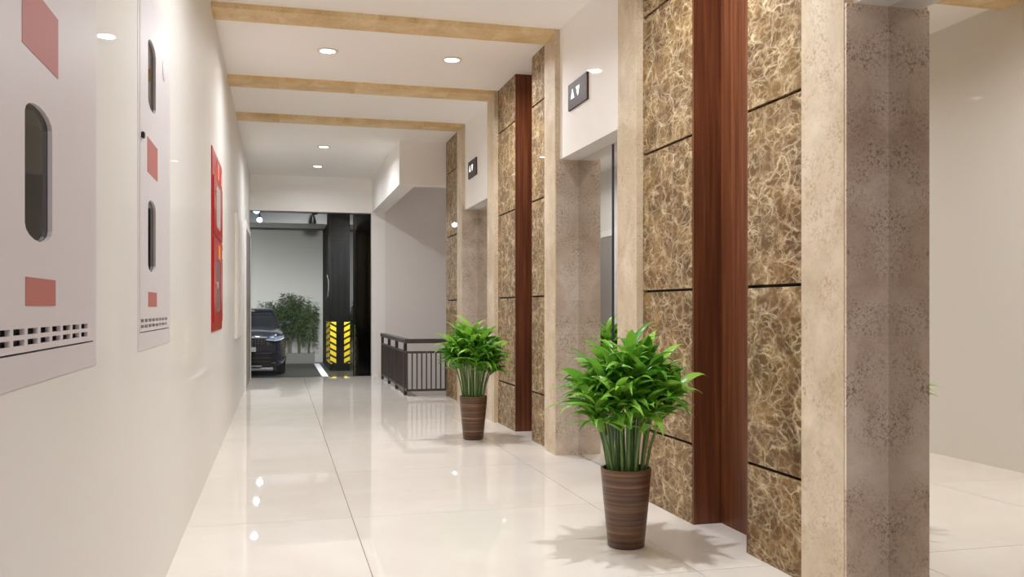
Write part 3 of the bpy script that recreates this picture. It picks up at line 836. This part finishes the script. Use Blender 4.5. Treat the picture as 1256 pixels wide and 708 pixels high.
spot_lamp(2.0, 20.6, 'black spot lamp behind the wide black column', tilt=-0.7, power=P_GARAGE * 0.4)

# ------------------------------------------------------------------ car (built in metres, nose towards -Y)
car = link('car', None, loc=(-0.74 * S, (20.3 + 2.15) * S, Z_G * S)); tag(car, 'dark blue grey luxury car parked nose first behind the glass doors', 'car')
def loft(stations, mat, name, parent, smooth=True):
    bm = bmesh.new(); rings = []
    for y, hw, zb, zt, crown in stations:
        half = [(0, zb), (hw * 0.80, zb), (hw * 0.95, zb + 0.06), (hw * 0.995, zb + 0.20), (hw, zb + (zt - zb) * 0.55), (hw * 0.975, zt - (zt - zb) * 0.20), (hw * 0.92, zt - 0.05), (hw * 0.80, zt), (hw * 0.4, zt + crown * 0.8), (0, zt + crown)]
        ring = [bm.verts.new((x, y, z)) for x, z in half] + [bm.verts.new((-x, y, z)) for x, z in half[-2:0:-1]]
        rings.append(ring)
    n = len(rings[0])
    for A, B in zip(rings, rings[1:]):
        for k in range(n): bm.faces.new((A[k], A[(k + 1) % n], B[(k + 1) % n], B[k]))
    bm.faces.new(rings[0]); bm.faces.new(rings[-1])
    return link(name, mesh_of(bm, name, mat, smooth), parent)
body = loft([(-2.33, 0.70, 0.34, 0.80, 0.01), (-2.30, 0.80, 0.24, 0.93, 0.02), (-2.18, 0.90, 0.21, 1.00, 0.03), (-1.9, 0.95, 0.22, 1.05, 0.04), (-1.2, 0.965, 0.24, 1.11, 0.04), (-0.72, 0.965, 0.25, 1.16, 0.03),
             (0.6, 0.965, 0.25, 1.17, 0.01), (1.7, 0.95, 0.26, 1.17, 0.01), (2.12, 0.90, 0.30, 1.12, 0.01), (2.28, 0.80, 0.40, 0.98, 0.01)], 'carpaint', 'body', car)
# greenhouse: glass shell, roof, pillars
bm = bmesh.new()
base = [(-0.80, -0.86), (-0.86, 0.86)]
def ring(z, y0, y1, hw):
    return [bm.verts.new(c) for c in ((-hw * 0.92, y0, z), (hw * 0.92, y0, z), (hw, y0 + 0.22, z), (hw, y1 - 0.3, z), (hw * 0.85, y1, z), (-hw * 0.85, y1, z), (-hw, y1 - 0.3, z), (-hw, y0 + 0.22, z))]
R = [ring(1.15, -0.80, 1.98, 0.84), ring(1.36, -0.42, 1.86, 0.77), ring(1.57, 0.0, 1.62, 0.66)]
for A, B in zip(R, R[1:]):
    for k in range(8): bm.faces.new((A[k], A[(k + 1) % 8], B[(k + 1) % 8], B[k]))
bm.faces.new(R[0]); bm.faces.new(R[-1])
link('windows', mesh_of(bm, 'windows', 'carglass', True), car)
bm = bmesh.new()
R2 = [ring(1.565, -0.04, 1.70, 0.675), ring(1.60, 0.0, 1.66, 0.66), ring(1.635, 0.22, 1.45, 0.52), ring(1.645, 0.45, 1.2, 0.30)]
for A, B in zip(R2, R2[1:]):
    for k in range(8): bm.faces.new((A[k], A[(k + 1) % 8], B[(k + 1) % 8], B[k]))
bm.faces.new(R2[0]); bm.faces.new(R2[-1])
link('roof', mesh_of(bm, 'roof', 'carpaint', True), car)
for s in (-1, 1):
    bm = bmesh.new(); bm_tube(bm, [(s * 0.80, -0.80, 1.15), (s * 0.725, -0.42, 1.37), (s * 0.63, -0.01, 1.58)], 0.028, 8); link('pillar', mesh_of(bm, 'pillar', 'carblack', True), car)
    # headlamp: slim swept wedge wrapping the corner
    bm = bmesh.new()
    pts = [(0.50, -2.345), (0.70, -2.335), (0.83, -2.25), (0.915, -2.07)]
    zs = [(0.86, 0.895), (0.84, 0.935), (0.86, 0.965), (0.90, 0.975)]
    F = [[bm.verts.new((s * x, y, z)) for z in zz] for (x, y), zz in zip(pts, zs)]
    K = [[bm.verts.new((s * (x - 0.03), y + 0.14, z)) for z in zz] for (x, y), zz in zip(pts, zs)]
    for i in range(3):
        bm.faces.new((F[i][0], F[i + 1][0], F[i + 1][1], F[i][1])); bm.faces.new((F[i][1], F[i + 1][1], K[i + 1][1], K[i][1])); bm.faces.new((F[i][0], K[i][0], K[i + 1][0], F[i + 1][0]))
    hl = link('headlamp', mesh_of(bm, 'headlamp', 'headlamp', False), car)
    bm = bmesh.new(); bm_tube(bm, [(s * x, y - 0.012, (z[0] + 0.008)) for (x, y), z in zip(pts, zs)], 0.008, 6); link('light_strip', mesh_of(bm, 'light_strip', 'plate', True), hl)
    # corner air intake
    bm = bmesh.new()
    A = [(0.62, -2.345, 0.40), (0.80, -2.29, 0.44), (0.84, -2.26, 0.58), (0.74, -2.33, 0.60)]
    v = [bm.verts.new((s * x, y, z)) for x, y, z in A]; w = [bm.verts.new((s * x, y + 0.10, z)) for x, y, z in A]
    bm.faces.new(v); bm.faces.new(w)
    for i in range(4): bm.faces.new((v[i], v[(i + 1) % 4], w[(i + 1) % 4], w[i]))
    link('corner_intake', mesh_of(bm, 'corner_intake', 'carblack'), car)
    # door mirror
    bm = bmesh.new()
    bm_lathe(bm, [(0.0, -0.10), (0.055, -0.09), (0.075, -0.03), (0.072, 0.05), (0.0, 0.055)], 14, 'y', (0, 0, 0))
    bmesh.ops.scale(bm, vec=(1.5, 0.9, 0.95), verts=bm.verts)
    mir = link('door_mirror', mesh_of(bm, 'door_mirror', 'carblack', True), car, (s * 1.03, -0.42, 1.23))
    bm = bmesh.new(); bm_tube(bm, [(-s * 0.20, 0.02, -0.05), (-s * 0.05, 0.0, -0.03)], 0.022, 8); link('mirror_stalk', mesh_of(bm, 'mirror_stalk', 'carblack', True), mir)
    for yy in (-1.42, 1.42):
        bm = bmesh.new(); bm_lathe(bm, [(0.20, -0.12), (0.32, -0.12), (0.355, -0.09), (0.36, 0), (0.355, 0.09), (0.32, 0.12), (0.20, 0.12)], 32, 'x')
        wh = link('wheel', mesh_of(bm, 'wheel', 'tyre', True), car, (s * 0.835, yy, 0.36))
        bm = bmesh.new(); bm_lathe(bm, [(0.0, s * 0.10), (0.06, s * 0.11), (0.08, s * 0.07), (0.21, s * 0.085), (0.235, s * 0.125), (0.235, s * 0.08), (0.0, s * 0.05)], 24, 'x')
        link('rim', mesh_of(bm, 'rim', 'chrome', True), wh)
        bm = bmesh.new()
        nn = 20
        for k in range(nn):
            a0, a1 = PI * k / nn - 0.12, PI * (k + 1) / nn - 0.12
            q = [bm.verts.new((s * 0.965, yy + math.cos(a) * rr, 0.36 + math.sin(a) * rr)) for a, rr in ((a0, 0.37), (a1, 0.37), (a1, 0.44), (a0, 0.44))]
            q2 = [bm.verts.new(vv.co + Vector((s * 0.012, 0, 0))) for vv in q]
            bm.faces.new(q2); bm.faces.new((q[0], q[1], q2[1], q2[0])); bm.faces.new((q[2], q[3], q2[3], q2[2]))
        link('wheel_arch', mesh_of(bm, 'wheel_arch', 'carblack'), car)
def carbox(name, mat, parent, x0, x1, y0, y1, z0, z1, bev=0.008):
    bm = bmesh.new(); bm_box(bm, x0, x1, y0, y1, z0, z1)
    return link(name, mesh_of(bm, name, mat, bevel=bev), parent)
gr = carbox('grille', 'carblack', car, -0.50, 0.50, -2.35, -2.28, 0.74, 0.905)
for i in range(5): carbox('grille_bar', 'steel', gr, -0.49, 0.49, -2.356, -2.349, 0.757 + i * 0.029, 0.763 + i * 0.029, 0)
for i in range(14): carbox('grille_mesh', 'steel', gr, -0.472 + i * 0.072, -0.464 + i * 0.072, -2.355, -2.349, 0.75, 0.895, 0)
carbox('grille_chrome', 'silver', gr, -0.52, 0.52, -2.362, -2.30, 0.905, 0.945)
carbox('number_plate', 'plate', car, -0.26, 0.26, -2.375, -2.335, 0.585, 0.695, 0.004)
lo = carbox('lower_intake', 'carblack', car, -0.62, 0.62, -2.352, -2.26, 0.26, 0.55)
for i in range(2): carbox('intake_bar', 'rail', lo, -0.60, 0.60, -2.362, -2.35, 0.34 + i * 0.09, 0.36 + i * 0.09, 0)
carbox('skid_plate', 'silver', car, -0.66, 0.66, -2.36, -2.20, 0.13, 0.20, 0.012)
carbox('skid_plate', 'silver', car, -0.40, 0.40, -2.372, -2.25, 0.225, 0.25, 0.006)
carbox('chin', 'carblack', car, -0.74, 0.74, -2.33, -1.9, 0.12, 0.33, 0.02)
carbox('bonnet_crease', 'carpaint', body, -0.02, 0.02, -2.0, -0.8, 1.04, 1.10, 0.005)
